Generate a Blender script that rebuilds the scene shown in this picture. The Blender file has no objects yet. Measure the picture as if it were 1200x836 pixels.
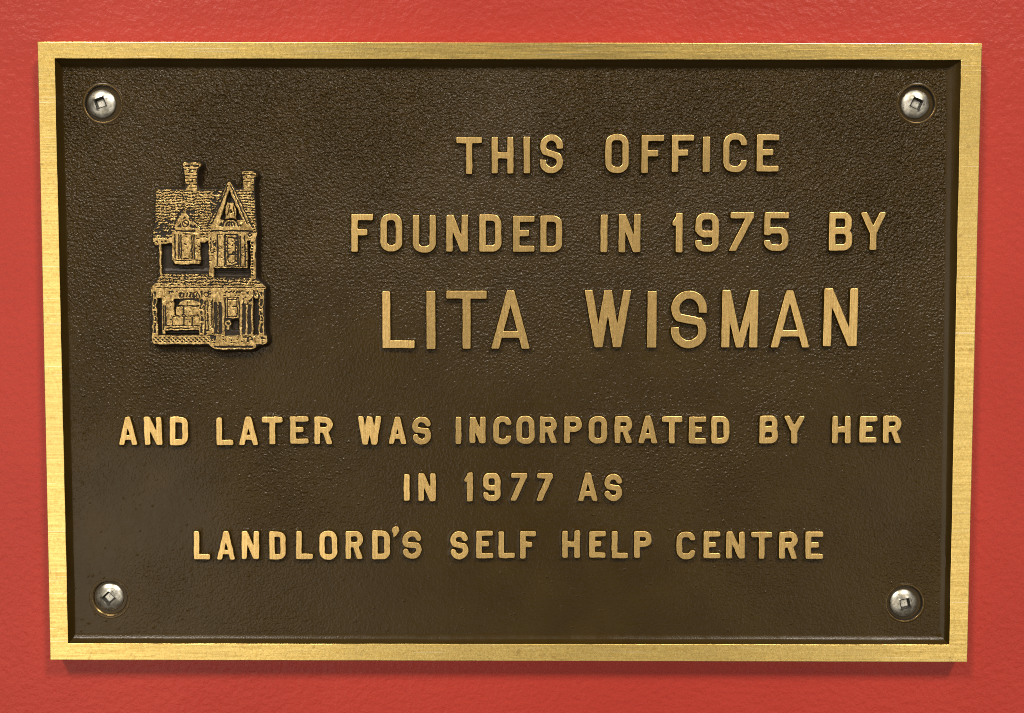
import bpy, math, random
import numpy as np
from mathutils import Vector, Matrix, geometry

# ------------------------------------------------------------------ camera, light, exposure
sc = bpy.context.scene
BASE_Z = 1.5                       # height of the plaque centre above the floor (m)
MM = 0.001
FPX = 1180.0                       # focal length in photo pixels (1200 wide)
CAM = (1.24753, 15.9269, 335.68385)            # mm: right, up, out of the wall
CAM_ROT = (-0.0484, 0.00096, 0.00197)
def rotm(a, b, c):
    ca, sa, cb, sb, cc, s_ = math.cos(a), math.sin(a), math.cos(b), math.sin(b), math.cos(c), math.sin(c)
    Rx = np.array([[1,0,0],[0,ca,-sa],[0,sa,ca]]); Ry = np.array([[cb,0,sb],[0,1,0],[-sb,0,cb]]); Rz = np.array([[cc,-s_,0],[s_,cc,0],[0,0,1]])
    return Rz @ Ry @ Rx
RC = rotm(*CAM_ROT)
W2 = np.array([[1,0,0],[0,0,-1],[0,1,0]])      # wall coords (right, up, out) -> world (x, -y, z)
cam_d = bpy.data.cameras.new('camera'); cam = bpy.data.objects.new('camera', cam_d); sc.collection.objects.link(cam)
Mw = W2 @ RC
cam.matrix_world = Matrix([[*Mw[0], CAM[0]*MM], [*Mw[1], -CAM[2]*MM], [*Mw[2], CAM[1]*MM+BASE_Z], [0,0,0,1]])
cam_d.sensor_width = 36; cam_d.lens = FPX/1200*36; cam_d.clip_start = 0.01; cam_d.clip_end = 50
sc.camera = cam
world = bpy.data.worlds.new('World'); sc.world = world; world.use_nodes = True
bg = world.node_tree.nodes['Background']; bg.inputs[0].default_value = (1.0, 0.91, 0.80, 1); bg.inputs[1].default_value = 0.11
def area(name, loc, target, sx, sy, power, col=(1, 0.925, 0.80)):
    l = bpy.data.lights.new(name, 'AREA'); l.shape = 'RECTANGLE'; l.size = sx; l.size_y = sy; l.energy = power; l.color = col
    o = bpy.data.objects.new(name, l); sc.collection.objects.link(o)
    o.location = loc; d = Vector(target) - Vector(loc); o.rotation_euler = d.to_track_quat('-Z', 'Y').to_euler()
    return o
T0 = (0, 0, BASE_Z)
area('ceiling_lamp_left',  (-1.15, -1.75, BASE_Z+2.0), T0, 0.40, 0.55, 56)
area('ceiling_lamp_right', ( 1.15, -1.75, BASE_Z+2.0), T0, 0.40, 0.55, 56)
area('side_fill_left',  (-1.18, -2.1, BASE_Z-0.36), T0, 1.4, 1.8, 14.5)  # added unseen panel, brightens the left rim and lower-left letters by reflection
area('side_fill_right', ( 1.45, -2.1, BASE_Z-0.34), T0, 1.2, 1.8, 10)  # added unseen panel, gives the right rim something bright to reflect
area('low_fill', (0.1, -2.1, BASE_Z-1.15), T0, 1.4, 0.7, 2.5)  # added unseen fill from below, lifts the bottom rim and lower lines
sc.view_settings.view_transform = 'Standard'; sc.view_settings.look = 'None'; sc.view_settings.gamma = 1.0
sc.view_settings.exposure = 0.0
sc.cycles.filter_width = 1.0; sc.cycles.use_denoising = False; sc.cycles.use_adaptive_sampling = False
try: sc.view_settings.use_curve_mapping = False
except Exception: pass

# ------------------------------------------------------------------ helpers
def unproj(px, py, w):
    d = RC @ np.array([px-600, -(py-418), -FPX]); t = (w-CAM[2])/d[2]
    return CAM[0]+d[0]*t, CAM[1]+d[1]*t
_tabs = {}
def vnoise(x, y, seed=0):
    """value noise in -1..1 on arrays, lattice spacing 1"""
    if seed not in _tabs: _tabs[seed] = np.random.RandomState(seed).uniform(-1, 1, (256, 256))
    T = _tabs[seed]; xi = np.floor(x).astype(int); yi = np.floor(y).astype(int); fx = x-xi; fy = y-yi
    fx = fx*fx*(3-2*fx); fy = fy*fy*(3-2*fy)
    a = T[yi % 256, xi % 256]; b = T[yi % 256, (xi+1) % 256]; c = T[(yi+1) % 256, xi % 256]; d = T[(yi+1) % 256, (xi+1) % 256]
    return (a*(1-fx)+b*fx)*(1-fy)+(c*(1-fx)+d*fx)*fy
def fbm(x, y, seed=0, n=3):
    r = 0; a = 1
    for i in range(n): r = r+a*vnoise(x*2**i+17.3*i, y*2**i-9.1*i, seed+i); a *= 0.5
    return r
def blur(a, r):
    n = max(1, int(math.ceil(3*r))); k = np.exp(-0.5*(np.arange(-n, n+1)/r)**2); k /= k.sum()
    p = np.pad(a, n, mode='edge')
    p = sum(k[i]*p[i:i+a.shape[0], :] for i in range(2*n+1))
    return sum(k[i]*p[:, i:i+a.shape[1]] for i in range(2*n+1))
def link(name, me, mats, parent=None, loc=(0, 0, 0)):
    o = bpy.data.objects.new(name, me); sc.collection.objects.link(o)
    for m in mats: me.materials.append(m)
    if parent: o.parent = parent
    o.location = loc
    return o
def mk_mesh(name, V, F, smooth=True, midx=None, attr=None, sharp_angle=None):
    """V in wall coords mm (x, up, out); converts to local metres x, -out, up"""
    V = np.asarray(V, dtype=np.float64); W = np.stack([V[:, 0], -V[:, 2], V[:, 1]], 1)*MM
    me = bpy.data.meshes.new(name)
    if isinstance(F, np.ndarray):
        nf, k = F.shape
        me.vertices.add(len(W)); me.vertices.foreach_set('co', W.astype(np.float32).ravel())
        me.loops.add(nf*k); me.loops.foreach_set('vertex_index', F.astype(np.int32).ravel())
        me.polygons.add(nf); me.polygons.foreach_set('loop_start', (np.arange(nf)*k).astype(np.int32)); me.polygons.foreach_set('loop_total', np.full(nf, k, np.int32))
        me.update(calc_edges=True)
    else:
        me.from_pydata(W.tolist(), [], F); me.update()
    n = len(me.polygons)
    me.polygons.foreach_set('use_smooth', np.full(n, smooth))
    if midx is not None: me.polygons.foreach_set('material_index', np.asarray(midx, np.int32))
    if attr is not None:
        at = me.attributes.new('worn', 'FLOAT', 'POINT'); at.data.foreach_set('value', np.asarray(attr, np.float32))
    if sharp_angle: me.set_sharp_from_angle(angle=math.radians(sharp_angle))
    return me

# ------------------------------------------------------------------ materials
def new_mat(name):
    m = bpy.data.materials.new(name); m.use_nodes = True; nt = m.node_tree
    return m, nt, nt.nodes['Principled BSDF'], nt.nodes.new, nt.links.new
def ramp(nt, src, stops):
    r = nt.nodes.new('ShaderNodeValToRGB'); cr = r.color_ramp
    cr.elements[0].position, cr.elements[0].color = stops[0][0], (*stops[0][1], 1)
    cr.elements[1].position, cr.elements[1].color = stops[-1][0], (*stops[-1][1], 1)
    for p, c in stops[1:-1]:
        e = cr.elements.new(p); e.color = (*c, 1)
    nt.links.new(src, r.inputs[0]); return r.outputs[0]
def noise(nt, scale, detail=2, rough=0.5, stretch=None, rot=None):
    tc = nt.nodes.new('ShaderNodeTexCoord'); mp = nt.nodes.new('ShaderNodeMapping'); nz = nt.nodes.new('ShaderNodeTexNoise')
    nt.links.new(tc.outputs['Object'], mp.inputs[0]); nt.links.new(mp.outputs[0], nz.inputs['Vector'])
    if stretch: mp.inputs['Scale'].default_value = stretch
    if rot: mp.inputs['Rotation'].default_value = rot
    nz.inputs['Scale'].default_value = scale; nz.inputs['Detail'].default_value = detail; nz.inputs['Roughness'].default_value = rough
    return nz.outputs['Fac']
def bump(nt, h, dist, strength=1.0, prev=None):
    b = nt.nodes.new('ShaderNodeBump'); b.inputs['Distance'].default_value = dist; b.inputs['Strength'].default_value = strength
    nt.links.new(h, b.inputs['Height'])
    if prev: nt.links.new(prev, b.inputs['Normal'])
    return b.outputs[0]
def mixc(nt, f, a, b):
    m = nt.nodes.new('ShaderNodeMix'); m.data_type = 'RGBA'
    if isinstance(f, float): m.inputs[0].default_value = f
    else: nt.links.new(f, m.inputs[0])
    for i, c in ((6, a), (7, b)):
        if isinstance(c, tuple): m.inputs[i].default_value = (*c, 1)
        else: nt.links.new(c, m.inputs[i])
    return m.outputs[2]
def mrange(nt, v, a, b, c, d):
    m = nt.nodes.new('ShaderNodeMapRange'); nt.links.new(v, m.inputs[0])
    for i, x in enumerate((a, b, c, d)): m.inputs[i+1].default_value = x
    return m.outputs[0]

def m_wall():
    m, nt, p, N, L = new_mat('red_wall_paint')
    n1 = noise(nt, 14, 2); c = mixc(nt, mrange(nt, n1, .35, .65, 0, 1), (0.388, 0.0295, 0.0180), (0.420, 0.0340, 0.0210))
    L(c, p.inputs['Base Color']); p.inputs['Roughness'].default_value = 0.42
    p.inputs['Specular IOR Level'].default_value = 0.36
    b = bump(nt, noise(nt, 450, 3, 0.55), 0.0005, 0.75); b = bump(nt, noise(nt, 60, 1, .5), 0.0012, 0.3, b)
    L(b, p.inputs['Normal']); return m
def m_field():
    m, nt, p, N, L = new_mat('brown_plaque_paint')
    n1 = noise(nt, 60, 3); n2 = noise(nt, 9, 2)
    c = mixc(nt, mrange(nt, n1, .35, .65, 0, 1), (0.033, 0.0182, 0.0020), (0.042, 0.0240, 0.0035))
    c = mixc(nt, mrange(nt, n2, .4, .7, 0, .5), c, (0.040, 0.0245, 0.006))
    L(c, p.inputs['Base Color'])
    L(mrange(nt, noise(nt, 400, 2), .3, .7, .24, .32), p.inputs['Roughness'])
    p.inputs['Specular IOR Level'].default_value = 0.26
    at = N('ShaderNodeAttribute'); at.attribute_name = 'worn'
    b = N('ShaderNodeBump'); b.inputs['Distance'].default_value = 0.001; b.inputs['Strength'].default_value = 1
    mul = N('ShaderNodeMath'); mul.operation = 'MULTIPLY'; L(at.outputs['Fac'], mul.inputs[0]); L(mrange(nt, noise(nt, 1250, 1, .5), .25, .75, 0, 0.62), mul.inputs[1])
    L(mul.outputs[0], b.inputs['Height']); b = b.outputs[0]
    b = bump(nt, noise(nt, 1900, 2, .6), 0.00006, 0.8, b)
    L(b, p.inputs['Normal']); return m
def m_brass(name='polished_brass', horiz=True, worn=False, base=(0.93, 0.69, 0.24), dark=(0.68, 0.44, 0.10), streak=1.0, pits=.4, scr=False, rgh=.34):
    m, nt, p, N, L = new_mat(name)
    p.inputs['Metallic'].default_value = 1.0
    st = (1, 1, 26) if horiz else (26, 1, 1)
    sn = noise(nt, 75, 4, .65, st); fine = noise(nt, 900, 2, .6); pit = noise(nt, 420, 3, .7); big = noise(nt, 30, 2)
    f = mrange(nt, sn, .30, .72, 0, 1)
    c = mixc(nt, f, dark, base)
    c = mixc(nt, mrange(nt, fine, .35, .65, 0.75, 0), c, base)
    c = mixc(nt, mrange(nt, noise(nt, 1500, 2, .7), .50, .66, 0, .6), c, tuple(v*.62 for v in base))
    if scr:
        for rot, st2 in (((0, math.radians(62), 0), (1, 1, 45)), ((0, math.radians(-72), 0), (1, 1, 60)), ((0, math.radians(20), 0), (1, 1, 60))):
            c = mixc(nt, mrange(nt, noise(nt, 26, 1, .5, st2, rot), .725, .75, 0, .75), c, (0.97, 0.80, 0.45))
    c = mixc(nt, mrange(nt, pit, .61, .70, 0, pits), c, (0.30, 0.15, 0.04))
    c = mixc(nt, mrange(nt, big, .42, .7, 0, .5), c, tuple(v*.72 for v in base))
    L(c, p.inputs['Base Color'])
    r = mrange(nt, sn, .3, .7, rgh+.05, rgh-.06); L(r, p.inputs['Roughness'])
    b = bump(nt, sn, 0.00008*streak, 0.7); b = bump(nt, fine, 0.00005, 0.7, b); L(b, p.inputs['Normal'])
    return m
def m_relief():
    """cast relief: brass where it has been rubbed bare (vertex attribute), brown paint in the hollows"""
    m, nt, p, N, L = new_mat('rubbed_brass_relief')
    at = N('ShaderNodeAttribute'); at.attribute_name = 'worn'
    add = N('ShaderNodeMath'); add.operation = 'ADD'; L(at.outputs['Fac'], add.inputs[0])
    L(mrange(nt, noise(nt, 3000, 3, .65), .25, .75, -.28, .26), add.inputs[1])
    f = mrange(nt, add.outputs[0], .46, .66, 0, 1)
    g = mixc(nt, mrange(nt, noise(nt, 700, 3, .7), .35, .65, 0, 1), (0.28, 0.18, 0.065), (0.78, 0.55, 0.23))
    L(mixc(nt, f, (0.020, 0.013, 0.006), g), p.inputs['Base Color']); L(f, p.inputs['Metallic'])
    L(mrange(nt, f, 0, 1, .45, .36), p.inputs['Roughness']); p.inputs['Specular IOR Level'].default_value = .3
    L(bump(nt, noise(nt, 1500, 2, .6), 0.0001, .8), p.inputs['Normal'])
    return m
def m_steel():
    m, nt, p, N, L = new_mat('dull_nickel_screw'); p.inputs['Metallic'].default_value = 1.0
    c = mixc(nt, mrange(nt, noise(nt, 330, 3, .6), .38, .62, 0, 1), (0.42, 0.39, 0.31), (0.80, 0.78, 0.70))
    c = mixc(nt, mrange(nt, noise(nt, 600, 3, .7), .56, .68, 0, .85), c, (0.14, 0.10, 0.06))
    L(c, p.inputs['Base Color']); L(mrange(nt, noise(nt, 500, 2), .3, .7, .34, .46), p.inputs['Roughness'])
    L(bump(nt, noise(nt, 700, 2), 0.00004, .5), p.inputs['Normal'])
    return m
WALL = m_wall(); FIELD = m_field()
BR_H = m_brass('brass_rim_milled_across', True, scr=True); BR_V = m_brass('brass_rim_milled', True, streak=1.3)
LET = m_brass('brass_letter_face', False, base=(0.92, 0.64, 0.25), dark=(0.55, 0.335, 0.11), streak=.8, pits=.15, rgh=.39)
REL = m_relief(); STEEL = m_steel()
m_, nt_, p_, _, L_ = new_mat('hole_shade'); p_.inputs['Base Color'].default_value = (0.012, 0.009, 0.006, 1); p_.inputs['Roughness'].default_value = .55  # near-black colour puts the shade of the recess round the screw head
HOLE = m_
m_, nt_, p_, _, L_ = new_mat('socket_shade'); p_.inputs['Base Color'].default_value = (0.018, 0.016, 0.013, 1); p_.inputs['Roughness'].default_value = .5  # near-black paints socket shade onto its walls, floor and edge outline
SOCKET = m_

# ------------------------------------------------------------------ heights (mm out of the wall)
W_FIELD, W_RIM, W_LET, W_HOUSE = 4.0, 6.5, 5.35, 6.9

# ------------------------------------------------------------------ the wall
me = mk_mesh('red_wall', [(-1500, -1500, 0), (1500, -1500, 0), (1500, 1500, 0), (-1500, 1500, 0)], [(0, 1, 2, 3)], False)
wall = link('wall', me, [WALL], None, (0, 0, BASE_Z)); wall['kind'] = 'structure'

plaque = bpy.data.objects.new('plaque', None); sc.collection.objects.link(plaque); plaque.location = (0, 0, BASE_Z); plaque.empty_display_size = .05
plaque['label'] = 'rectangular cast brass plaque with brown field and raised lettering screwed to the red wall'
plaque['category'] = 'plaque'

# ------------------------------------------------------------------ marching squares -> loops
def contour(f, x0, y0, c):
    """closed loops of f=0 (inside f<0); f is [iy, ix]; returns list of (n,2) arrays in mm, inside on the left"""
    f = np.where(f == 0, 1e-9, f); ins = f < 0
    code = (ins[:-1, :-1]*1+ins[:-1, 1:]*2+ins[1:, 1:]*4+ins[1:, :-1]*8)
    ys, xs = np.nonzero((code > 0) & (code < 15))
    nxt = {}; pos = {}
    def e_pt(k):
        if k in pos: return
        t, j, i = k
        if t == 0: a, b = f[j, i], f[j, i+1]; s = a/(a-b); pos[k] = (x0+(i+s)*c, y0+j*c)
        else: a, b = f[j, i], f[j+1, i]; s = a/(a-b); pos[k] = (x0+i*c, y0+(j+s)*c)
    # edges: B bottom, R right, T top, L left; segments oriented with the inside on the left
    seg = {1: ['BL'], 2: ['RB'], 4: ['TR'], 8: ['LT'], 3: ['RL'], 6: ['TB'], 12: ['LR'], 9: ['BT'],
           14: ['LB'], 13: ['BR'], 11: ['RT'], 7: ['TL'], 5: ['BL', 'TR'], 10: ['RB', 'LT']}
    for j, i in zip(ys.tolist(), xs.tolist()):
        E_ = {'B': (0, j, i), 'T': (0, j+1, i), 'L': (1, j, i), 'R': (1, j, i+1)}
        for s in seg[int(code[j, i])]:
            a, b = E_[s[0]], E_[s[1]]; e_pt(a); e_pt(b); nxt[a] = b
    loops = []
    while nxt:
        k0 = next(iter(nxt)); k = k0; pts = []
        while k in nxt:
            pts.append(pos[k]); k = nxt.pop(k)
        if len(pts) > 8: loops.append(np.array(pts))
    return loops
def simplify(P, tol):
    n = len(P); k = n//2
    def dp(a, b):
        if b <= a+1: return []
        A, B = P[a], P[b % n]; d = B-A; L = math.hypot(*d)+1e-12
        q = P[a+1:b]-A; h = np.abs(q[:, 0]*d[1]-q[:, 1]*d[0])/L; i = int(h.argmax())
        if h[i] < tol: return []
        m = a+1+i
        return dp(a, m)+[m]+dp(m, b)
    idx = [0]+dp(0, k)+[k]+dp(k, n)
    return P[idx]
def bil(G, x, y, x0, y0, c):
    u = np.clip((x-x0)/c, 0, G.shape[1]-1.001); v = np.clip((y-y0)/c, 0, G.shape[0]-1.001); i = u.astype(int); j = v.astype(int); a = u-i; b = v-j
    return (G[j, i]*(1-a)+G[j, i+1]*a)*(1-b)+(G[j+1, i]*(1-a)+G[j+1, i+1]*a)*b
def raised_mesh(name, f, x0, y0, c, rings, rnd):
    """solid relief from a distance field: rings = [(offset outwards, height)], first ring carries the flat top"""
    loops = contour(f, x0, y0, c); gy, gx = np.gradient(blur(f, 1.5), c)
    V = []; F = []; mi = []; tops = []; base = 0
    for P in loops:
        P = simplify(P, 0.012); n = len(P)
        if n < 4: continue
        nx = bil(gx, P[:, 0], P[:, 1], x0, y0, c); ny = bil(gy, P[:, 0], P[:, 1], x0, y0, c); l = np.hypot(nx, ny)+1e-9; nx /= l; ny /= l
        for d, h in rings:
            dd = d*(1+0.25*rnd.uniform(-1, 1)) if d > .2 else d
            V += [(P[i, 0]+nx[i]*dd, P[i, 1]+ny[i]*dd, h) for i in range(n)]
        for r in range(len(rings)-1):
            a, b = base+r*n, base+(r+1)*n
            for i in range(n):
                j = (i+1) % n; F.append((a+i, b+i, b+j, a+j)); mi.append(0 if r == 0 else 1)
        V += [V[base+i] for i in range(n)]
        tops.append((base+n*len(rings), n)); base += n*(len(rings)+1)
    ta, tb = rnd.gauss(0, .03), rnd.gauss(0, .03)
    V = [(x, y, z+ta*(x-3)+tb*(y-5)) if z > W_FIELD+.8 else (x, y, z) for x, y, z in V]
    tl = [[Vector((V[b+i][0], V[b+i][1], 0)) for i in range(n)] for b, n in tops]
    idx = [b+i for b, n in tops for i in range(n)]
    for t in geometry.tessellate_polygon(tl):
        a, b, c_ = [idx[q] for q in t]
        A, B, C = V[a], V[b], V[c_]
        if (B[0]-A[0])*(C[1]-A[1])-(B[1]-A[1])*(C[0]-A[0]) < 0: b, c_ = c_, b
        F.append((a, b, c_)); mi.append(0)
    return mk_mesh(name, V, F, True, mi, sharp_angle=38)

# ------------------------------------------------------------------ glyph distance fields (mm, box 0..w x 0..h, stroke s)
def s_seg(X, Y, p, q, hw):
    p = np.array(p, float); q = np.array(q, float); c = (p+q)/2; d = q-p; L = math.hypot(*d); d /= L
    u = np.abs((X-c[0])*d[0]+(Y-c[1])*d[1])-L/2; v = np.abs(-(X-c[0])*d[1]+(Y-c[1])*d[0])-hw
    return np.hypot(np.maximum(u, 0), np.maximum(v, 0))+np.minimum(np.maximum(u, v), 0)
def s_box(X, Y, x0, y0, x1, y1):
    u = np.abs(X-(x0+x1)/2)-(x1-x0)/2; v = np.abs(Y-(y0+y1)/2)-(y1-y0)/2
    return np.hypot(np.maximum(u, 0), np.maximum(v, 0))+np.minimum(np.maximum(u, v), 0)
def s_poly(X, Y, P):
    P = [np.array(p, float) for p in P]; n = len(P); d = np.full(X.shape, 1e9); s = np.ones(X.shape)
    for i in range(n):
        a = P[i]; b = P[i-1]; ex, ey = b-a; wx = X-a[0]; wy = Y-a[1]; t = np.clip((wx*ex+wy*ey)/(ex*ex+ey*ey), 0, 1)
        d = np.minimum(d, (wx-ex*t)**2+(wy-ey*t)**2)
        c1 = Y >= a[1]; c2 = Y < b[1]; c3 = ex*wy > ey*wx
        s = np.where((c1 & c2 & c3) | (~c1 & ~c2 & ~c3), -s, s)
    return s*np.sqrt(d)
def s_rr(X, Y, x0, y0, x1, y1, r):
    """rounded box, r = (bl, br, tr, tl)"""
    cx, cy = (x0+x1)/2, (y0+y1)/2; hx, hy = (x1-x0)/2, (y1-y0)/2; x = X-cx; y = Y-cy
    R_ = np.where(x < 0, np.where(y < 0, r[0], r[3]), np.where(y < 0, r[1], r[2]))
    u = np.abs(x)-hx+R_; v = np.abs(y)-hy+R_
    return np.minimum(np.maximum(u, v), 0)+np.hypot(np.maximum(u, 0), np.maximum(v, 0))-R_
def ring(X, Y, x0, y0, x1, y1, r, s):
    o = s_rr(X, Y, x0, y0, x1, y1, r); ri = tuple(max(q-s, 0.12*s) for q in r)
    return np.maximum(o, -s_rr(X, Y, x0+s, y0+s, x1-s, y1-s, ri))
def s_path(X, Y, pts, hw):
    d = np.full(X.shape, 1e9)
    for a, b in zip(pts[:-1], pts[1:]):
        ex, ey = b[0]-a[0], b[1]-a[1]; wx = X-a[0]; wy = Y-a[1]; t = np.clip((wx*ex+wy*ey)/(ex*ex+ey*ey+1e-12), 0, 1)
        d = np.minimum(d, (wx-ex*t)**2+(wy-ey*t)**2)
    return np.sqrt(d)-hw
U = lambda *a: np.minimum.reduce(a)
def glyph(ch, X, Y, w, h, s):
    q = s/2; rw = w*0.44; B_ = lambda *a: s_box(X, Y, *a)
    clip = s_box(X, Y, -1, 0, w+1, h)
    if ch == 'T': return U(B_(0, h-s, w, h), B_(w/2-q, 0, w/2+q, h))
    if ch == 'H': return U(B_(0, 0, s, h), B_(w-s, 0, w, h), B_(0, h*.5-q, w, h*.5+q))
    if ch == 'I': return B_(w/2-q, 0, w/2+q, h)
    if ch == 'L': return U(B_(0, 0, s, h), B_(0, 0, w, s*.95))
    if ch in 'FE':
        f = U(B_(0, 0, s*1.03, h), B_(0, h-s*.92, w, h), B_(0, h*.52-q*.95, w*.74, h*.52+q*.95))
        return U(f, B_(0, 0, w, s*.92)) if ch == 'E' else f
    if ch == 'N':
        k = s*1.08
        return U(B_(0, 0, s, h), B_(w-s, 0, w, h), s_poly(X, Y, [(0, h), (k, h), (w, 0), (w-k, 0)]))
    if ch == 'M':
        return U(B_(0, 0, s, h), B_(w-s, 0, w, h), s_poly(X, Y, [(0, h), (s*1.02, h), (w/2+q*.85, 0), (w/2-q*.85, 0)]), s_poly(X, Y, [(w, h), (w-s*1.02, h), (w/2-q*.85, 0), (w/2+q*.85, 0)]))
    if ch == 'W':
        a, b = w*.30, w*.70; k = q*.98; m = w/2
        P = lambda x0, x1: s_poly(X, Y, [(x0-k, h), (x0+k, h), (x1+k, 0), (x1-k, 0)])
        return U(P(k, a), P(m, a), P(m, b), P(w-k, b))
    if ch == 'A':
        k = s*.96; m = w/2; t = q*.92
        return U(s_poly(X, Y, [(0, 0), (k, 0), (m+t, h), (m-t, h)]), s_poly(X, Y, [(w, 0), (w-k, 0), (m-t, h), (m+t, h)]),
                 s_poly(X, Y, [(w*.2, h*.19), (w*.8, h*.19), (w*.74, h*.19+s*.82), (w*.26, h*.19+s*.82)]))
    if ch == 'Y':
        m = w/2; k = s*1.0; y = h*.47
        return U(B_(m-q, 0, m+q, y), s_poly(X, Y, [(0, h), (k, h), (m+q, y), (m+q*.4, y-s*.35), (m-q, y-s*.2)]), s_poly(X, Y, [(w, h), (w-k, h), (m-q, y), (m-q*.4, y-s*.35), (m+q, y-s*.2)]))
    if ch == 'O': return ring(X, Y, 0, 0, w, h, (rw,)*4, s)
    if ch == 'C':
        f = ring(X, Y, 0, 0, w, h, (rw,)*4, s); return np.maximum(f, -B_(w*.55, h*.30, w+2, h*.71))
    if ch == 'D': return ring(X, Y, 0, 0, w, h, (0.02, rw*.95, rw*.95, 0.02), s)
    if ch == 'U': return np.maximum(ring(X, Y, 0, 0, w, h*1.5, (rw, rw, .1, .1), s), Y-h)
    if ch in 'PR':
        y = h*.42; f = U(B_(0, 0, s, h), ring(X, Y, 0, y, w, h, (0.02, min(rw, (h-y)*.5), min(rw, (h-y)*.5), 0.02), s))
        if ch == 'R': f = U(f, s_poly(X, Y, [(w*.40, y+s*.6), (w*.40+s, y+s*.6), (w, 0), (w-s*1.05, 0)]))
        return f
    if ch == 'B':
        r1 = w*.36; ym = h*.52
        return U(ring(X, Y, 0, ym-q*.9, w*.97, h, (.02, r1, r1, .02), s), ring(X, Y, 0, 0, w, ym+q*.9, (.02, r1*1.1, r1*1.1, .02), s))
    if ch == 'S':
        r = w/2-q; yu = h-q-r; yl = q+r; small = s/w > .27
        a0, a1 = (16, -166) if small else (0, -180)
        pts = [] if small else [(w-q, yu-r*.30)]
        pts += [(w/2+r*math.cos(t), yu+r*math.sin(t)) for t in np.linspace(math.radians(a0), math.radians(222), 26)]
        pts += [(w/2+r*math.cos(t), yl+r*math.sin(t)) for t in np.linspace(math.radians(42), math.radians(a1), 26)]
        if not small: pts += [(q, yl+r*.22)]
        f = s_path(X, Y, pts, q)
        if not small:
            f = np.maximum(f, -B_(w-s*1.2, yu-r*.30-s*.7, w+2, yu-r*.30)); f = np.maximum(f, -B_(-2, yl+r*.22, s*1.2, yl+r*.22+s*.7))
        return f
    if ch == '9':
        f = ring(X, Y, 0, 0, w, h, (rw*.9,)*4, s); f = np.maximum(f, -B_(-2, h*.29, w*.6, h*.52))
        return U(f, ring(X, Y, 0, h*.38, w, h, (rw*.9, rw*.5, rw*.9, rw*.9), s))
    if ch == '5':
        f = ring(X, Y, 0, 0, w, h*.615, (rw*.9, rw*.9, rw*.9, .02), s); f = np.maximum(f, -B_(-2, h*.27, w*.45, h*.42))
        return U(f, B_(0, h*.44, s*.95, h), B_(0, h-s*.9, w, h))
    if ch == '7':
        return U(B_(w*.06, h-s*.92, w, h), s_poly(X, Y, [(w, h-s*.6), (w-s*1.15, h-s*.6), (0, 0), (s*1.1, 0)]))
    if ch == '1':
        return U(B_(w-s, 0, w, h), s_poly(X, Y, [(w, h), (w-s*.7, h), (0, h*.77), (0, h*.69), (w-s, h*.69)]))
    if ch == "'":
        return U(np.hypot(X-w*.5, Y-(h-w*.42))-w*.42, s_poly(X, Y, [(w*.30, h-w*.6), (w*.92, h-w*.5), (w*.62, h*.28), (w*.12, 0), (w*.30, h*.30)]))
    raise ValueError(ch)

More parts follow.
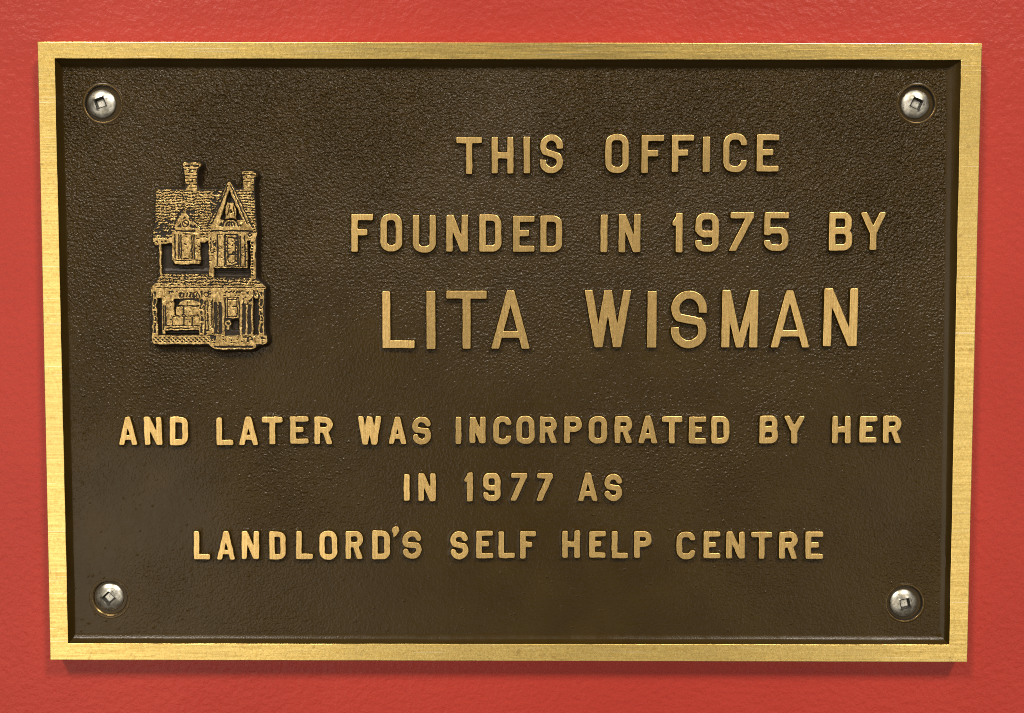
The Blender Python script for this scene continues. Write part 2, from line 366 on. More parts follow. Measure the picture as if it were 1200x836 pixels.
# letter boxes measured on the plaque (photo pixels: left, top, right, bottom); stroke in the same unit
LINES = [
 (6.9, [('T',535.2,161,564.4,203.8),('H',576.6,161,601.4,203.2),('I',614,160.6,620.8,203),('S',633.2,158.2,659.2,203),
  ('O',710,157.4,736.4,202.6),('F',752.4,159,777.6,202.6),('F',788,158.6,812.8,201.4),('I',824.4,160.6,831.6,201.4),('C',848.4,157,874.6,201.8),('E',887.6,158.2,912.4,201)]),
 (7.2, [('F',411.6,251.4,436.8,295),('O',446,251,471,294.6),('U',484,252.6,510.4,296),('N',523.2,252.4,548,294.8),('D',562,251.8,587.2,295),('E',601.6,253.6,626,295),('D',633.6,253.4,658.4,295.4),
  ('I',704.4,252.2,711.2,295.6),('N',725.6,251.4,750,295.6),('1',788.4,250.2,799.6,295.8),('9',815.6,250.2,842,295),('7',855,249.4,882.8,294.2),('5',896.4,249.6,923.6,294.2),('B',972.4,249,998.4,293.8),('Y',1009.6,249.4,1037.6,293)]),
 (9.2, [('L',448,342,485.5,408),('I',500,341.5,510,409),('T',523.5,341.3,570,408.8),('A',576,341,620.5,408.8),('W',685.7,340.8,739.2,407.1),('I',759.5,341.7,768.8,407.4),
  ('S',787.2,341.2,827.5,408.3),('M',846.6,340.5,887.7,407.4),('A',904.2,339.9,948.3,407.1),('N',966,338.7,1004.4,405.8)]),
 (6.5, [('A',138.8,489,160.4,521.8),('N',168.8,489,189.6,521.6),('D',198.8,489,220,521.8),('L',253.6,489.8,272.8,521.8),('A',279.6,488.6,302.4,522),('T',306.8,489,330.8,521),('E',340,488.6,361,520.2),('R',368.4,489,389.6,520.6),
  ('W',419.4,488.6,446.6,521),('A',455.2,489,476,520.6),('S',483.6,488.8,504.8,521),('I',534.2,489,540.2,520.2),('N',550.6,489,568.8,519.4),('C',578.4,488.6,599,521),('O',605.6,488.2,626,520.4),('R',632.8,489,652.4,519.4),
  ('P',661.6,488.6,681.6,519.4),('O',690.4,488.2,711.2,520.2),('R',720.8,488.6,740.8,519.4),('A',748.4,487.8,770.4,519.8),('T',776,488.6,799.2,519.6),('E',808.2,489.2,827.3,519.8),('D',834.3,488.5,854.4,519.8),
  ('B',890.8,487.8,911.3,519.8),('Y',919,488.1,943,520),('H',976,488,996.3,519.6),('E',1008.2,488.3,1027.5,518.9),('R',1035.7,487.8,1056,519.3)]),
 (6.3, [('I',473.3,556.5,479.6,586.8),('N',490.3,555.3,510.4,587.3),('1',544.5,554.3,553.8,587.5),('9',566.4,554.8,586,587),('7',598.1,554.9,617.5,587),('7',628.5,555.3,647.6,587),('A',677.9,554.8,700.3,587.5),('S',708.7,556,728.8,587.2)]),
 (6.3, [('L',227,623,246,655.5),('A',254,623,275.5,656),('N',283,623,303.5,655),('D',315.5,623.5,334.5,655.7),('L',347,623,366.5,655),('O',374,622.5,395,656),('R',405,623,425,655),('D',436,622.5,456.5,655.5),("'",458.6,617.5,468.4,631.5),('S',472,623,493.5,655.2),
  ('S',528,623.2,548.3,655.4),('E',558.3,622.5,577.5,654.2),('L',584.5,623.5,603.1,654.2),('F',609.7,623.2,627.9,654.7),('H',659.4,622.5,679.2,653.9),('E',690.9,623.2,709.5,653.9),('L',717.5,623.2,735.7,654.2),('P',743.8,623.2,763.2,654),
  ('C',793.5,623.9,814.6,655.3),('E',825,623.8,843.9,654.2),('N',851.9,624,872.4,654.4),('T',881.1,624.2,904.4,654.9),('R',913.9,623.8,934.2,654.9),('E',944.7,623.8,964.3,654.9)]),
]
LC = 0.075
letters = []      # (x0, y0, w, h) on the plaque for the casting fillet
fieldsd = []      # coarse distance samples
for li, (spx, row) in enumerate(LINES):
    for k, (ch, l, t, r, b) in enumerate(row):
        x0, y1 = unproj(l, t, W_LET); x1, y0 = unproj(r, b, W_LET); w, h = x1-x0, y1-y0; s = spx/3.58*.94
        if ch == 'I': s = w
        if ch == '1': s = w*.62 if li == 1 else w*.66
        rnd = random.Random(li*100+k); pad = 1.4
        xs = np.arange(-pad, w+pad+LC, LC); ys = np.arange(-pad, h+pad+LC, LC); X, Y = np.meshgrid(xs, ys)
        sx, sy = rnd.uniform(0, 200), rnd.uniform(0, 200)
        big = li in (0, 1, 2)
        ir = .055 if li == 2 else (.075 if big else .10)
        Xw = X+ir*fbm(X/1.7+sx, Y/1.7+sy, 5, 2); Yw = Y+ir*fbm(X/1.7+sy, Y/1.7-sx, 9, 2)
        f = glyph(ch, Xw, Yw, w, h, s*rnd.uniform(.98, 1.04))
        f = blur(f, (1.6 if li == 2 else 2.2) if big else 2.7)
        f = f + (.05 if big else .04)
        topw = W_LET+rnd.uniform(-.05, .05)
        me = raised_mesh('letter_'+('apostrophe' if ch == "'" else ch), f, -pad, -pad, LC,
                         [(0, topw), (0.11, topw-.05), (0.17, topw-.24), (0.30, topw-.75), (0.55, W_FIELD-.25)], rnd)
        # relative to the letter's own origin
        o = link('letter', me, [LET, FIELD], plaque, (x0*MM, 0, y0*MM))
        fieldsd.append((x0, y0, f, pad))

# ------------------------------------------------------------------ house relief (one height map, cut into its parts)
HU = 6.965
def ppx(u, v): return 160+u/HU, 180+v/HU
hx0, hy1 = unproj(*ppx(-60, -60), W_HOUSE); hx1, hy0 = unproj(*ppx(1240, 1732), W_HOUSE)
HC = 0.095
nx, ny = int((hx1-hx0)/HC), int((hy1-hy0)/HC)
gx_ = np.linspace(hx0, hx1, nx); gy_ = np.linspace(hy1, hy0, ny)          # rows go down
Uu, Vv = np.meshgrid(np.linspace(-46, 1235, nx), np.linspace(-62, 1732, ny))
jx = 4.0*fbm(Uu/30, Vv/30, 40, 2); jy = 4.0*fbm(Uu/30, Vv/30, 50, 2); UJ, VJ = Uu+jx, Vv+jy
gold = np.zeros(Uu.shape); sil = np.zeros(Uu.shape); deep = np.zeros(Uu.shape); part = np.zeros(Uu.shape, int)
def inpoly(P, X=None, Y=None):
    X = UJ if X is None else X; Y = VJ if Y is None else Y; c = np.zeros(X.shape, bool); n = len(P)
    for i in range(n):
        x1, y1 = P[i]; x2, y2 = P[i-1]
        if y1 == y2: continue
        c ^= ((Y < y1) != (Y < y2)) & (X < (x2-x1)*(Y-y1)/(y2-y1)+x1)
    return c
def rect(x0, y0, x1, y1): return (UJ > x0) & (UJ < x1) & (VJ > y0) & (VJ < y1)
def ln(p, q, hw): return s_seg(UJ, VJ, p, q, hw) < 0
def circ(x, y, r, r0=-1): d = np.hypot(UJ-x, VJ-y); return (d < r) & (d > r0)
def on(m): gold[m] = 1
def off(m): gold[m] = 0
B0 = 836
PN = {}
def setp(m, name, inst=0):
    k = PN.setdefault((name, inst), len(PN)+1); part[m] = k
mott = fbm(Uu/17, Vv/13, 60, 3); mott2 = fbm(Uu/9, Vv/9, 70, 2)
def mottle(m, th): off(m & (mott > th+.22))
dirt = fbm(Uu/95, Vv/80, 64, 3)
def shingles(m, rh, wv, y0):
    yy = Vv-y0+7*vnoise(Uu/75, Vv/75, 80)+5*vnoise(Uu/22, Vv/22, 83); row = np.floor(yy/rh); fr = yy/rh-row
    fu = (Uu/wv+row*.5+.5*vnoise(Uu/33, row*3.3, 81)) % 1.0
    wv_ = .5+.16*np.cos(2*math.pi*fu)
    off(m & (np.abs(fr-wv_) < .17+.10*mott2) & (mott2 > -.6))
    off(m & (np.abs(fu-.5) < .09) & (fr > .5) & (mott2 < .25))
    off(m & (mott2 > 1.0-.5*np.clip(dirt, 0, 1)) & (dirt > .1))
# --- roof
roofP = [(165, 292), (962, 290), (968, 400), (978, 560), (985, 650), (965, 705), (590, 705), (560, 720), (300, 722), (188, 742), (150, 748), (132, 715), (135, 620), (150, 590)]
roof = inpoly(roofP); on(roof); setp(roof, 'roof')
shingles(roof & (Vv < 690), 22, 30, 292)
off(roof & (np.hypot((Uu-230)/90, (Vv-600)/70) < 1) & (mott > .0)); off(roof & (np.hypot((Uu-440)/40, (Vv-500)/70) < 1) & (mott > -.1)); off(roof & (np.hypot((Uu-655)/50, (Vv-400)/100) < 1) & (mott > .1))
off(rect(150, 640, 300, 655)); mottle(rect(130, 655, 300, 745), .35); mottle(roof, .9)
# --- chimneys
ch1 = inpoly([(383, 64), (540, 66), (538, 98), (506, 112), (498, 200), (500, 300), (408, 300), (404, 190), (396, 130), (386, 100)]); on(ch1); setp(ch1, 'chimney', 0)
ch2 = inpoly([(850, 143), (955, 138), (992, 162), (985, 185), (962, 192), (962, 300), (884, 300), (874, 200), (868, 165)]); on(ch2); setp(ch2, 'chimney', 1)
for c_, xa, xb, ya in ((ch1, 383, 540, 64), (ch2, 850, 990, 140)):
    off(c_ & (np.abs((Vv-ya) % 25-12) < 3.6) & ((Uu//26+(Vv-ya)//25) % 3 > .5) & (mott2 > -.6)); mottle(c_ & rect(xa+14, ya+14, xb-28, ya+250), .55)
    off(ln((xa+18, ya+28), (xb-25, ya+28), 4))
# --- big gable
g_out = inpoly([(762, 200), (802, 285), (955, 600), (945, 625), (606, 625), (608, 600), (726, 285)])
on(g_out); setp(g_out, 'gable', 0)
g_in = inpoly([(762, 292), (868, 535), (684, 535)]); off(g_in); deep[g_in] = 1
on(inpoly([(728, 532), (730, 430), (748, 398), (790, 398), (812, 430), (812, 532)])); setp(inpoly([(728, 532), (730, 430), (748, 398), (790, 398), (812, 430), (812, 532)]), 'gable_window', 0)
off(circ(772, 462, 17) & (mott2 > -.2)); off(ln((745, 500), (765, 415), 3) | ln((800, 510), (795, 425), 3))
off(circ(768, 590, 70, 58) & (VJ < 592)); off(circ(768, 590, 44) & (VJ < 590)); on(ln((768, 548), (768, 592), 5)); on(ln((738, 590), (752, 565), 4) | ln((798, 590), (784, 565), 4))
for sg in (1, -1):
    a, b = ((762+sg*6, 235), (762+sg*150, 590))
    off(ln((762+sg*10, 258), (762+sg*146, 572), 4.5)); off(ln((762+sg*30, 262), (762+sg*186, 598), 4.5))
off(circ(690, 570, 12) | circ(850, 575, 14) & (mott2 > 0)); mottle(rect(640, 545, 930, 600), .5)
off(ln((612, 626), (955, 626), 6)); 
# --- small gable
g2 = inpoly([(392, 462), (520, 615), (520, 640), (318, 640), (318, 590)]); on(g2); setp(g2, 'gable', 1)
off(inpoly([(392, 505), (470, 598), (334, 598)])); on(circ(402, 566, 42)); off(circ(402, 566, 30, 22)); off(ln((385, 560), (420, 575), 4)); 
off(ln((392, 480), (322, 585), 5) & False); off(ln((405, 470), (528, 612), 6)); off(ln((372, 458), (312, 560), 6)); on(ln((390, 478), (324, 590), 9)); on(ln((392, 478), (512, 610), 9)); off(ln((318, 628), (480, 628), 6)); mottle(rect(430, 450, 560, 620), .35)
# --- upper storey
up = inpoly([(190, 700), (975, 660), (970, B0+180), (625, B0+180), (580, B0+155), (190, B0+145)]) & (part == 0); setp(up, 'upper_wall')
def strip(x0, y0, x1, y1): m = rect(x0, y0, x1, y1); on(m); return m
on(rect(184, 738, 200, B0+150)); deep[rect(200, 740, 290, B0+135) | rect(520, 715, 585, B0+135)] = 1
wl = strip(588, 640, 628, B0+175); off(ln((606, 660), (606, 800), 5) & (mott2 > -.2)); mottle(wl, .55)
b1 = rect(288, 636, 520, B0+30) | inpoly([(288, B0+25), (525, B0+25), (512, B0+60), (315, B0+66)]); on(b1); setp(b1, 'bay_window', 0)
for x in (313, 345, 362, 450, 470): off(rect(x-5, 655, x+5, B0+22))
off(rect(375, 648, 440, 656) | rect(300, B0+28, 520, B0+36)); off(rect(330, B0+10, 440, B0+22) & (mott2 > -.1)); mottle(rect(370, 670, 445, 830), .62); mottle(rect(475, 660, 520, 830), .35)
b2 = rect(630, 634, 905, B0+92); on(b2); setp(b2, 'bay_window', 1)
for x in (660, 718, 832, 848, 885): off(rect(x-5, 665, x+5, B0+78))
off(rect(660, 655, 700, 663) | rect(640, B0+80, 895, B0+86) & (mott2 > -.6)); off(rect(632, 700, 650, 800) & (mott2 > -.3))
off(s_rr(UJ, VJ, 718, 652, 832, B0+76, (10, 10, 30, 30)) < 0); on(s_rr(UJ, VJ, 728, 664, 820, B0+68, (8, 8, 24, 24)) < 0); off((np.abs(s_rr(UJ, VJ, 742, 680, 806, B0+50, (8, 8, 18, 18))) < 3.5)); mottle(rect(730, 670, 820, B0+60), .25)
mottle(rect(665, 680, 712, B0+70), .55); mottle(rect(850, 650, 900, B0+70), .5)
deep[rect(905, 700, 930, B0+160) | rect(625, B0+95, 925, B0+165) | rect(225, B0+66, 580, B0+140)] = 1
on(rect(932, 640, 972, B0+182)); 
for i in range(15): off(circ(944, 728+i*24, 8)); 
off(ln((905, 650), (930, 690), 5)); on(rect(905, 640, 935, 700) & (mott2 > -.2)); off(circ(925, 660, 16, 9))
# --- porch roof
pr = inpoly([(195, B0+142), (580, B0+146), (630, B0+176), (955, B0+174), (1060, B0+248), (1058, B0+268), (120, B0+272), (116, B0+250), (150, B0+215)]); on(pr); setp(pr, 'porch_roof')
shingles(pr & (Vv < B0+240), 24, 38, B0+150); off(pr & (mott > .55) & rect(380, B0+150, 900, B0+245)); off(ln((150, B0+258), (500, B0+254), 4) | ln((500, B0+254), (1050, B0+252), 3.5))
# --- porch frieze and lower wall
lw = inpoly([(112, B0+268), (1040, B0+266), (1040, B0+652), (112, B0+652)]) & ~pr; setp(lw, 'lower_wall')
on(rect(112, B0+270, 1036, B0+345) & lw); mottle(rect(200, B0+280, 620, B0+345), .42); mottle(rect(700, B0+275, 990, B0+345), .38)
for x in (185, 360, 420, 480, 565, 985): off(circ(x, B0+312, 22, 15) & (mott2 > -.5))
for x in range(345, 500, 26): off(ln((x, B0+335), (x+12, B0+300), 4))
for x in range(715, 840, 30): off(ln((x, B0+300), (x+24, B0+282), 4))
off(rect(122, B0+292, 140, B0+315)); 
wl = rect(238, B0+345, 615, B0+600); on(wl); mottle(wl, .62)
on(rect(198, B0+345, 240, B0+640)); off(rect(206, B0+400, 232, B0+605)); on(rect(214, B0+400, 219, B0+605))
w_ = rect(300, B0+345, 530, B0+575); setp(w_, 'window'); off(rect(298, B0+345, 530, B0+485)); deep[rect(298, B0+345, 330, B0+485)] = 1
on(inpoly([(330, B0+402), (345, B0+375), (390, B0+358), (450, B0+358), (500, B0+378), (512, B0+402)])); off(ln((405, B0+400), (410, B0+372), 3))
for x0_, y0_, x1_, y1_ in ((313, 412, 372, 482), (382, 412, 512, 482), (285, 496, 372, 566), (382, 496, 440, 566), (448, 496, 508, 566)):
    off(s_rr(UJ, VJ, x0_-5, B0+y0_-5, x1_+5, B0+y1_+5, (10,)*4) < 0); on(s_rr(UJ, VJ, x0_, B0+y0_, x1_, B0+y1_, (10,)*4) < 0)
mottle(rect(310, B0+410, 512, B0+566), .55)
on(rect(215, B0+572, 505, B0+606)); off(ln((230, B0+590), (500, B0+590), 4.5)); off(ln((215, B0+568), (500, B0+570), 3))
off(rect(222, B0+608, 500, B0+642)); deep[rect(222, B0+608, 500, B0+642)] = 1
for x in (552, 575, 606): off(rect(x-4, B0+360, x+4, B0+640) & (mott2 > -.7))
on(rect(556, B0+600, 620, B0+645)); mottle(rect(556, B0+590, 620, B0+645), .2)
st_ = rect(620, B0+345, 700, B0+645); on(st_); off(rect(627, B0+372, 651, B0+636) | rect(664, B0+376, 690, B0+640)); off(ln((657, B0+400), (657, B0+640), 2.5))
on(rect(698, B0+330, 850, B0+645)); off(rect(712, B0+335, 835, B0+645)); d_ = rect(712, B0+335, 838, B0+642); setp(d_, 'door')
on(rect(722, B0+342, 828, B0+505)); off(np.abs(s_rr(UJ, VJ, 734, B0+354, 816, B0+492, (8,)*4)) < 3.5); mottle(rect(735, B0+355, 815, B0+490), .5); off(circ(735, B0+348, 6) | circ(815, B0+348, 6) | circ(735, B0+494, 7) | circ(805, B0+492, 6))
on(rect(722, B0+505, 742, B0+600) & False); on(circ(741, B0+551, 25) | rect(728, B0+575, 752, B0+602)); off(circ(741, B0+551, 12)); deep[rect(768, B0+520, 826, B0+600)] = 1
kk = circ(741, B0+551, 25) | rect(728, B0+575, 752, B0+602); setp(kk, 'door_knocker')
on(rect(838, B0+345, 1000, B0+645)); off(rect(856, B0+385, 884, B0+640) | rect(900, B0+395, 930, B0+640) | rect(945, B0+345, 997, B0+640)); mottle(rect(840, B0+345, 945, B0+400), .3); off(ln((870, B0+360), (870, B0+640), 3))
deep[rect(945, B0+350, 997, B0+635) | rect(160, B0+350, 196, B0+640)] = 1; off(rect(160, B0+345, 197, B0+645)); on(circ(970, B0+315, 24, 12) | circ(185, B0+318, 24, 12))
off(rect(948, B0+285, 960, B0+345))
# --- ornate posts
def post(cx, inst, ya, yb, hw=22):
    m = rect(cx-hw, ya, cx+hw, yb); off(m); setp(m, 'porch_post', inst)
    prof = 9+7*np.abs(np.cos((Vv-ya)/26.0))+4*vnoise(Uu/50, Vv/11, 90+inst); e = np.abs(UJ-cx-5*np.sin((Vv-ya)/30.0)) 
    on(m & (e < prof+5)); off(m & (e < prof-6) & (mott2 > -.75)); on(m & (np.abs((Vv-ya) % 100-50) < 9) & (e < 17))
    on(rect(cx-hw, yb-10, cx+hw, yb)); on(rect(cx-hw, yb-90, cx-hw+8, yb) | rect(cx+hw-8, yb-90, cx+hw, yb))
post(138, 0, B0+290, B0+652); post(1014, 1, B0+290, B0+652); post(522, 2, B0+290, B0+645, 18)
# --- deck and step
dk = inpoly([(112, B0+648), (1062, B0+648), (1058, B0+718), (958, B0+722), (590, B0+724), (575, B0+722), (116, B0+722)]); on(dk); setp(dk, 'deck')
lat = rect(124, B0+664, 590, B0+706); off(lat & ((np.abs((Uu+Vv*1.1) % 36-18) > 8) & (np.abs((Uu-Vv*1.1) % 36-18) > 8)))
mottle(rect(600, B0+656, 1050, B0+712), .25); off(inpoly([(580, B0+640), (640, B0+655), (630, B0+700), (600, B0+690)]) & (mott > -.3)); off(rect(880, B0+655, 960, B0+705) & (mott > -.1)); off(circ(1015, B0+668, 12))
stp = inpoly([(578, B0+722), (962, B0+716), (966, B0+752), (940, B0+762), (622, B0+764)]); on(stp); setp(stp, 'step'); off(ln((622, B0+743), (942, B0+743), 8))
sil = ((part > 0) | (gold > 0)).astype(float)
gold *= sil
edge_n = fbm(Uu/12, Vv/12, 95, 2)
# dilate silhouette a little: plinth edge
S = blur(sil, 2.2); Gb = blur(gold, 0.75); D_ = blur(deep*(1-gold), 2.2)
# distance-like falloff outside
S2 = blur(sil, 9.0)
foot = np.clip(np.where(S2 > .42, 1, (S2-0.02)/0.40), 0, 1); foot = .6*foot+.4*foot*foot*(3-2*foot)
Wh = (W_FIELD-0.5)+(W_HOUSE-0.62-W_FIELD+0.5)*foot
Wh = Wh+0.06*fbm(Uu/22, Vv/22, 97, 2)*foot
Gp = np.clip((Gb-.25)/.5, 0, 1); Gp = Gp*Gp*(3-2*Gp)
Wh = Wh+Gp*0.34+0.03*edge_n*Gp-1.25*D_*(1-Gp)
ledge = np.abs(((Vv-(B0+118))/16)); Wh = Wh+0.35*np.exp(-ledge**2)*D_*(Vv > 900)*(Vv < 1010)
worn = Gb-0.20*np.clip(mott2-.3, 0, 1)-0.15*np.clip(mott-.3, 0, 1)-0.4*(S < .45)
keep = foot > 0.015
Vt = np.stack([np.broadcast_to(gx_, Uu.shape), np.broadcast_to(gy_[:, None], Uu.shape), Wh], -1).reshape(-1, 3)
ii = np.arange(ny*nx).reshape(ny, nx)
Q = np.stack([ii[1:, :-1], ii[1:, 1:], ii[:-1, 1:], ii[:-1, :-1]], -1)
pc = part[:-1, :-1]; kc = keep[:-1, :-1]
emblem = None
names = {v: k for k, v in PN.items()}
def sub(mask, name, parent):
    q = Q[mask]; used, inv = np.unique(q, return_inverse=True)
    v = Vt[used].copy(); c0 = v.mean(0); c0[2] = 0
    me = mk_mesh(name, v-c0, inv.reshape(q.shape), True, attr=worn.ravel()[used])
    return me, c0
me, c0 = sub(kc & (pc == 0), 'house_emblem', plaque); ec = c0
emblem = link('house_emblem', me, [REL], plaque, (c0[0]*MM, 0, c0[1]*MM))
emblem['label'] = 'raised old house with gables and two chimneys in brass relief'
for k, (nm, inst) in sorted(names.items()):
    mk = kc & (pc == k)
    if mk.sum() < 12: continue
    me, c0 = sub(mk, nm, emblem)
    o = link(nm, me, [REL], emblem, ((c0[0]-ec[0])*MM, 0, (c0[1]-ec[1])*MM))
    lb = {('chimney', 0): 'taller brick chimney left of the gable', ('chimney', 1): 'brick chimney at the right end of the roof', ('gable', 0): 'tall pointed gable with dark triangular recess', ('gable', 1): 'small low gable with round ornament'}.get((nm, inst))
    if lb: o['label'] = lb

# ------------------------------------------------------------------ rim and field
outer = [unproj(*p, W_RIM) for p in ((43.5, 48.8), (1151.3, 50.8), (1133.8, 776.5), (58.5, 774))]
inner = [unproj(*p, W_RIM) for p in ((64, 68.6), (1126.3, 70.4), (1112.6, 755.8), (79.8, 754.2))]
# foot of the inner draft (field level)
draft = [(1.0, -1.5), (-1.9, -1.5), (-0.9, 1.15), (0.9, 1.15)]
innerb = [(inner[i][0]+draft[i][0], inner[i][1]+draft[i][1]) for i in range(4)]
def loop(c, off, w, n=110, wob=0.0, seed=1):
    """closed loop through four corners (TL TR BR BL) grown outwards by off"""
    sgn = ((-1, 1), (1, 1), (1, -1), (-1, -1)); c = [(c[i][0]+sgn[i][0]*off, c[i][1]+sgn[i][1]*off) for i in range(4)]
    P = []
    for i in range(4):
        a, b = np.array(c[i]), np.array(c[(i+1) % 4]); d = (b-a)/np.hypot(*(b-a)); nrm = np.array([-d[1], d[0]])
        for k in range(n):
            t = k/n; p = a+(b-a)*t; e = min(t, 1-t)*n; z = wob*float(vnoise(np.array(t*28.0+i*40), np.array(seed*3.7), 200))*min(1, e/2)
            z += wob*.6*float(vnoise(np.array(t*90.0+i*40), np.array(seed*7.7), 201))*min(1, e/2)
            p = p+nrm*z; P.append((p[0], p[1], w))
    return P
NS = 110
fw = [(.7, -.8), (-2.0, -.8), (-2.0, 1.9), (.7, 1.9)]     # width of the fillet at the foot of the draft
rings = [loop(outer, 0.0, 0.3), loop(outer, 0.0, W_RIM-.35, wob=.03), loop(outer, -.12, W_RIM-.05, wob=.03), loop(outer, -.28, W_RIM, wob=.03, seed=2),
         loop(outer, -.28, W_RIM, wob=.03, seed=2), loop(inner, .14, W_RIM, wob=.05, seed=3), loop(inner, .14, W_RIM, wob=.05, seed=3), loop(inner, 0.03, W_RIM-.06, wob=.05, seed=3), loop(inner, -.05, W_RIM-.3, wob=.05, seed=3),
         loop([(inner[i][0]*.35+innerb[i][0]*.65, inner[i][1]*.35+innerb[i][1]*.65) for i in range(4)], 0, W_FIELD+1.3, wob=.08, seed=4),
         *[loop([(innerb[i][0]+fw[i][0]*t, innerb[i][1]+fw[i][1]*t) for i in range(4)], 0, W_FIELD-.12+.86*(1-t)**1.4, wob=.10+.12*t, seed=5) for t in (0, .12, .28, .5, .75, 1)]]
V = [p for r in rings for p in r]; F = []; mi = []; n4 = NS*4
for r in range(len(rings)-1):
    if r in (3, 5): continue
    for i in range(n4):
        j = (i+1) % n4; F.append((r*n4+i, r*n4+j, (r+1)*n4+j, (r+1)*n4+i)); mi.append(1 if r >= 7 else 0)
me = mk_mesh('rim', V, F, True, mi, sharp_angle=35)
rim = link('rim', me, [BR_H, FIELD], plaque); rim['label'] = 'bare brass rim with fine milling marks'
# back of the casting, closes the plaque
bx = loop(outer, 0.0, 0.3, 1)
me = mk_mesh('back_plate', [(x, y, .25) for x, y, _ in bx]+[(x*.985, y*.98, 3.2) for x, y, _ in bx], [(0, 1, 2, 3), (7, 6, 5, 4), (0, 4, 5, 1), (1, 5, 6, 2), (2, 6, 7, 3), (3, 7, 4, 0)], False)
link('back_plate', me, [FIELD], plaque)

FC = 0.25
fx0, fx1 = innerb[3][0]-2.6, innerb[1][0]+2.6; fy0, fy1 = innerb[2][1]-2.2, innerb[0][1]+2.2
nx, ny = int((fx1-fx0)/FC)+1, int((fy1-fy0)/FC)+1
X, Y = np.meshgrid(fx0+FC*np.arange(nx), fy0+FC*np.arange(ny))
nxn = (X-fx0)/(fx1-fx0); nyn = (Y-fy0)/(fy1-fy0)
rough = np.clip(0.34+0.95*nyn**1.5+.25*(nxn-.4)*nyn+.35*fbm(X/38, Y/38, 300, 2)*(.4+.6*nyn), .22, 1.35)
ca, sa = math.cos(math.radians(32)), math.sin(math.radians(32))
Xr, Yr = X*ca+Y*sa, -X*sa+Y*ca
peb = vnoise(X/.85+.5*vnoise(X/2, Y/2, 310), Y/.85, 311)+.55*vnoise(Xr/1.9, Yr/.8, 312)+.5*vnoise(Xr/.62, Yr/.55, 313)
hgt = 0.075*rough*peb+0.022*fbm(X/7, Y/7, 320, 2)+0.03*fbm(X/30, Y/30, 330, 2)+.05*rough*np.clip(fbm(Xr/6, Yr/2.2, 340, 2)-.5, 0, 1)
# scattered nibs of paint
rn = np.random.RandomState(8)
kx = np.arange(-2, 3)
for _ in range(1500):
    i, j = rn.randint(4, nx-4), rn.randint(4, ny-4); a = rn.uniform(.08, .34)*(.7 if nyn[j, 0] > .5 else 1); wx_, wy_ = rn.uniform(.75, 1.5), rn.uniform(.7, 1.0)
    hgt[j-2:j+3, i-2:i+3] += a*np.exp(-((kx[None, :]/wx_)**2+(kx[:, None]/wy_)**2))
# raised fillet round every letter (paint and casting build up)
near = np.full(X.shape, 9.0)
for x0, y0, f, pad in fieldsd:
    ext = 0.0; h_, w_n = f.shape
    i0, i1 = max(0, int((x0-pad-fx0)/FC)), min(nx, int((x0-pad+w_n*LC-fx0)/FC)+1); j0, j1 = max(0, int((y0-pad-fy0)/FC)), min(ny, int((y0-pad+h_*LC-fy0)/FC)+1)
    sx_, sy_ = X[j0:j1, i0:i1], Y[j0:j1, i0:i1]
    near[j0:j1, i0:i1] = np.minimum(near[j0:j1, i0:i1], bil(f, sx_, sy_, x0-pad, y0-pad, LC))
t = np.clip((1.15+.25*vnoise(X/2.2, Y/2.2, 350)-near)/.75, 0, 1); hgt += .17*(t*t*(3-2*t))
zf = W_FIELD+hgt
# screw holes
SCREWS = [(118.4, 121.3, 120.6, 121.5, 20, 'upper left', 'squarish socket tilted slightly'), (1073.2, 121.8, 1074.4, 121.6, -24, 'upper right', ''),
          (128.0, 700.2, 128.8, 701.0, 43, 'lower left', ''), (1059.5, 707.2, 1060.4, 706.9, 12, 'lower right', '')]
holes = [unproj(a, b, W_FIELD) for _, _, a, b, *_ in SCREWS]
cut = np.zeros(X.shape, bool)
for hx, hy in holes:
    d = np.hypot(X-hx, Y-hy); cut |= d < 5.75; tt = np.clip((7.2-d)/1.2, 0, 1); zf = zf*(1-tt)+(W_FIELD-.02)*tt
ii = np.arange(ny*nx).reshape(ny, nx); Q = np.stack([ii[:-1, :-1], ii[:-1, 1:], ii[1:, 1:], ii[1:, :-1]], -1)
kc = ~(cut[:-1, :-1] | cut[1:, :-1] | cut[:-1, 1:] | cut[1:, 1:])
q = Q[kc]; used, inv = np.unique(q, return_inverse=True); Vt = np.stack([X, Y, zf], -1).reshape(-1, 3)[used]
me = mk_mesh('field', Vt, inv.reshape(q.shape), True, attr=(np.clip(rough*.95-.17, 0.03, 1)).ravel()[used])
fld = link('field', me, [FIELD], plaque); fld['label'] = 'brown painted pebbled background behind the letters'

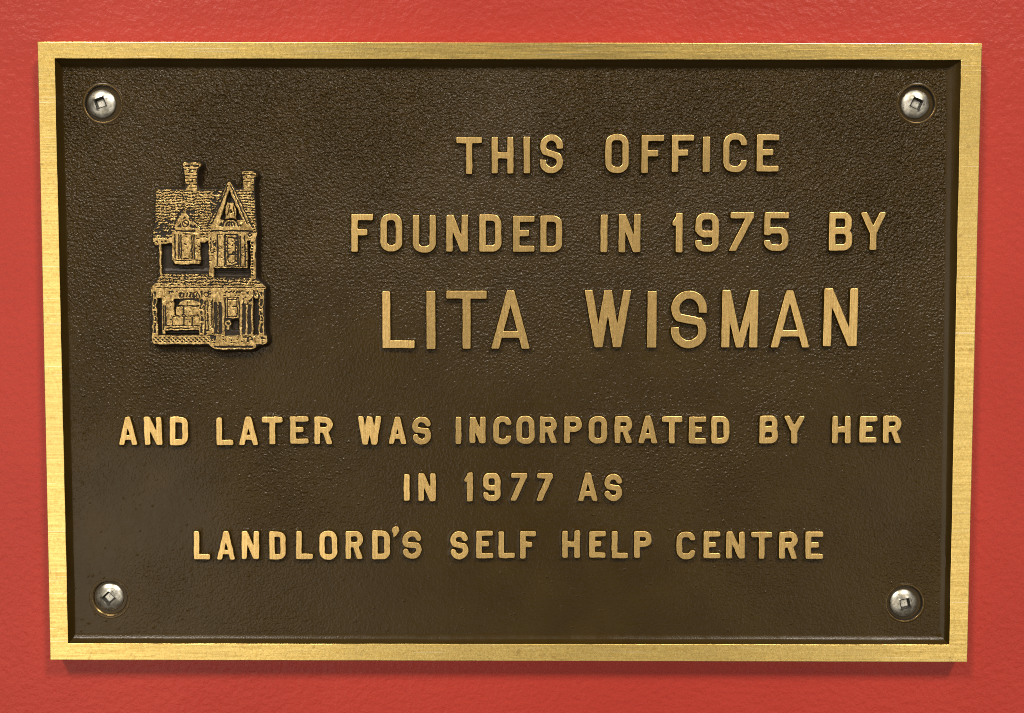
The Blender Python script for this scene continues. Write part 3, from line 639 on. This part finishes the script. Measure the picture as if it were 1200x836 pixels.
def lathe(prof, n=64, wob=0, seed=0, cap=False):
    V = []; F = []; mi = []
    for k, (r, w, *_) in enumerate(prof):
        for i in range(n):
            a = 2*math.pi*i/n; rr = r+wob*float(vnoise(np.array(i*8.0/n), np.array(seed+k*.3), 400))
            V.append((rr*math.cos(a), rr*math.sin(a), w))
    for k in range(len(prof)-1):
        for i in range(n):
            j = (i+1) % n; F.append((k*n+i, k*n+j, (k+1)*n+j, (k+1)*n+i)); mi.append(prof[k][2] if len(prof[k]) > 2 else 0)
    if cap: F.append(tuple((len(prof)-1)*n+i for i in range(n))); mi.append(mi[-1])
    return V, F, mi
RINGB = m_brass('worn_brass_edge', True, base=(0.22, 0.145, 0.06), dark=(0.03, 0.02, 0.01), streak=.5)
for si, (hx, hy) in enumerate(holes):
    prof = [(7.0, W_FIELD-.25, 0), (6.75, W_FIELD+.02, 0), (6.35, W_FIELD+.10, 1), (6.12, W_FIELD+.12, 1), (5.95, W_FIELD-.02, 2), (5.75, W_FIELD-.5, 2), (5.3, W_FIELD-1.6, 2), (4.7, W_FIELD-2.6, 2), (2.5, W_FIELD-2.9, 2)]
    if si == 2: prof = [(7.2, W_FIELD-.25, 0), (6.9, W_FIELD+.02, 0), (6.55, W_FIELD+.06, 1), (5.75, W_FIELD-.35, 1), (5.35, W_FIELD-.9, 2), (5.1, W_FIELD-1.8, 2), (4.7, W_FIELD-2.6, 2), (2.5, W_FIELD-2.9, 2)]
    V, F, mi = lathe(prof, 72, .07, si*5+1, True)
    link('screw_hole', mk_mesh('screw_hole', V, F, True, mi, sharp_angle=60), [FIELD, RINGB, HOLE], plaque, (hx*MM, 0, hy*MM))

# ------------------------------------------------------------------ screws
def head_mesh(seed):
    n = 64; R_ = 4.6; hw = 1.5; V = []; F = []; smi = []
    dome = [(R_*.93, -0.9), (R_*.985, -.35), (R_, 0.0), (R_*.99, .18)]
    for r in (.95, .88, .78, .66, .54): dome.append((R_*r, .18+1.55*(math.sqrt(1-(r*.93)**2)-math.sqrt(1-(.99*.93)**2))/(1-math.sqrt(1-.93**2))))
    ringsP = [[(r*math.cos(2*math.pi*i/n), r*math.sin(2*math.pi*i/n), z) for i in range(n)] for r, z in dome]
    def sq(h, z):
        P = []
        for i in range(n):
            a = 2*math.pi*i/n; c, s = math.cos(a), math.sin(a); k = 1/((abs(c)**9+abs(s)**9)**(1/9)); P.append((h*k*c, h*k*s, z))
        return P
    zt = 1.62
    ringsP += [sq(hw*1.16, zt), sq(hw*1.06, zt+.01), sq(hw, zt-.12), sq(hw*.99, zt-.13), sq(hw*.93, zt-.6), sq(hw*.74, zt-.95), sq(hw*.45, zt-.88)]
    for r in ringsP: V += r
    for k in range(len(ringsP)-1):
        for i in range(n):
            j = (i+1) % n; F.append((k*n+i, k*n+j, (k+1)*n+j, (k+1)*n+i)); smi.append(1 if k in (len(ringsP)-7, len(ringsP)-6, len(ringsP)-5, len(ringsP)-4, len(ringsP)-3) else 0)
    F.append(tuple((len(ringsP)-1)*n+i for i in range(n))); smi.append(0)
    V2, F2, _ = lathe([(R_*.93, -.9), (2.3, -.9), (2.3, -2.2), (2.3, -6.9), (.6, -8.4)], n, cap=True); b = len(V); V += V2; F += [tuple(i+b for i in reversed(f)) for f in F2]; smi += [0]*len(F2)
    return mk_mesh('screw', V, F, True, smi, sharp_angle=32)
W_SCR = 3.45
labels = ['domed nickel screw in the upper left corner of the plaque, above the house emblem', 'domed nickel screw in the upper right corner of the plaque, beyond the word OFFICE',
          'domed nickel screw in the lower left corner of the plaque, with a diamond-turned socket', 'domed nickel screw in the lower right corner of the plaque, below the word CENTRE']
hm = None
for si, (px, py, _, _, ang, *_r) in enumerate(SCREWS):
    x, y = unproj(px, py, W_SCR+.8)
    if hm is None: hm = head_mesh(0); o = link('screw', hm, [STEEL, SOCKET]); first = o
    else: o = first.copy(); sc.collection.objects.link(o)
    o.location = (x*MM, -W_SCR*MM, y*MM+BASE_Z)
    o.rotation_euler = (math.radians((-1, 2, 1.5, -2)[si]), math.radians(-ang), math.radians((2, -1, 1, 2)[si]))
    o['label'] = labels[si]; o['category'] = 'screw'; o['group'] = 'screws holding the plaque to the wall'
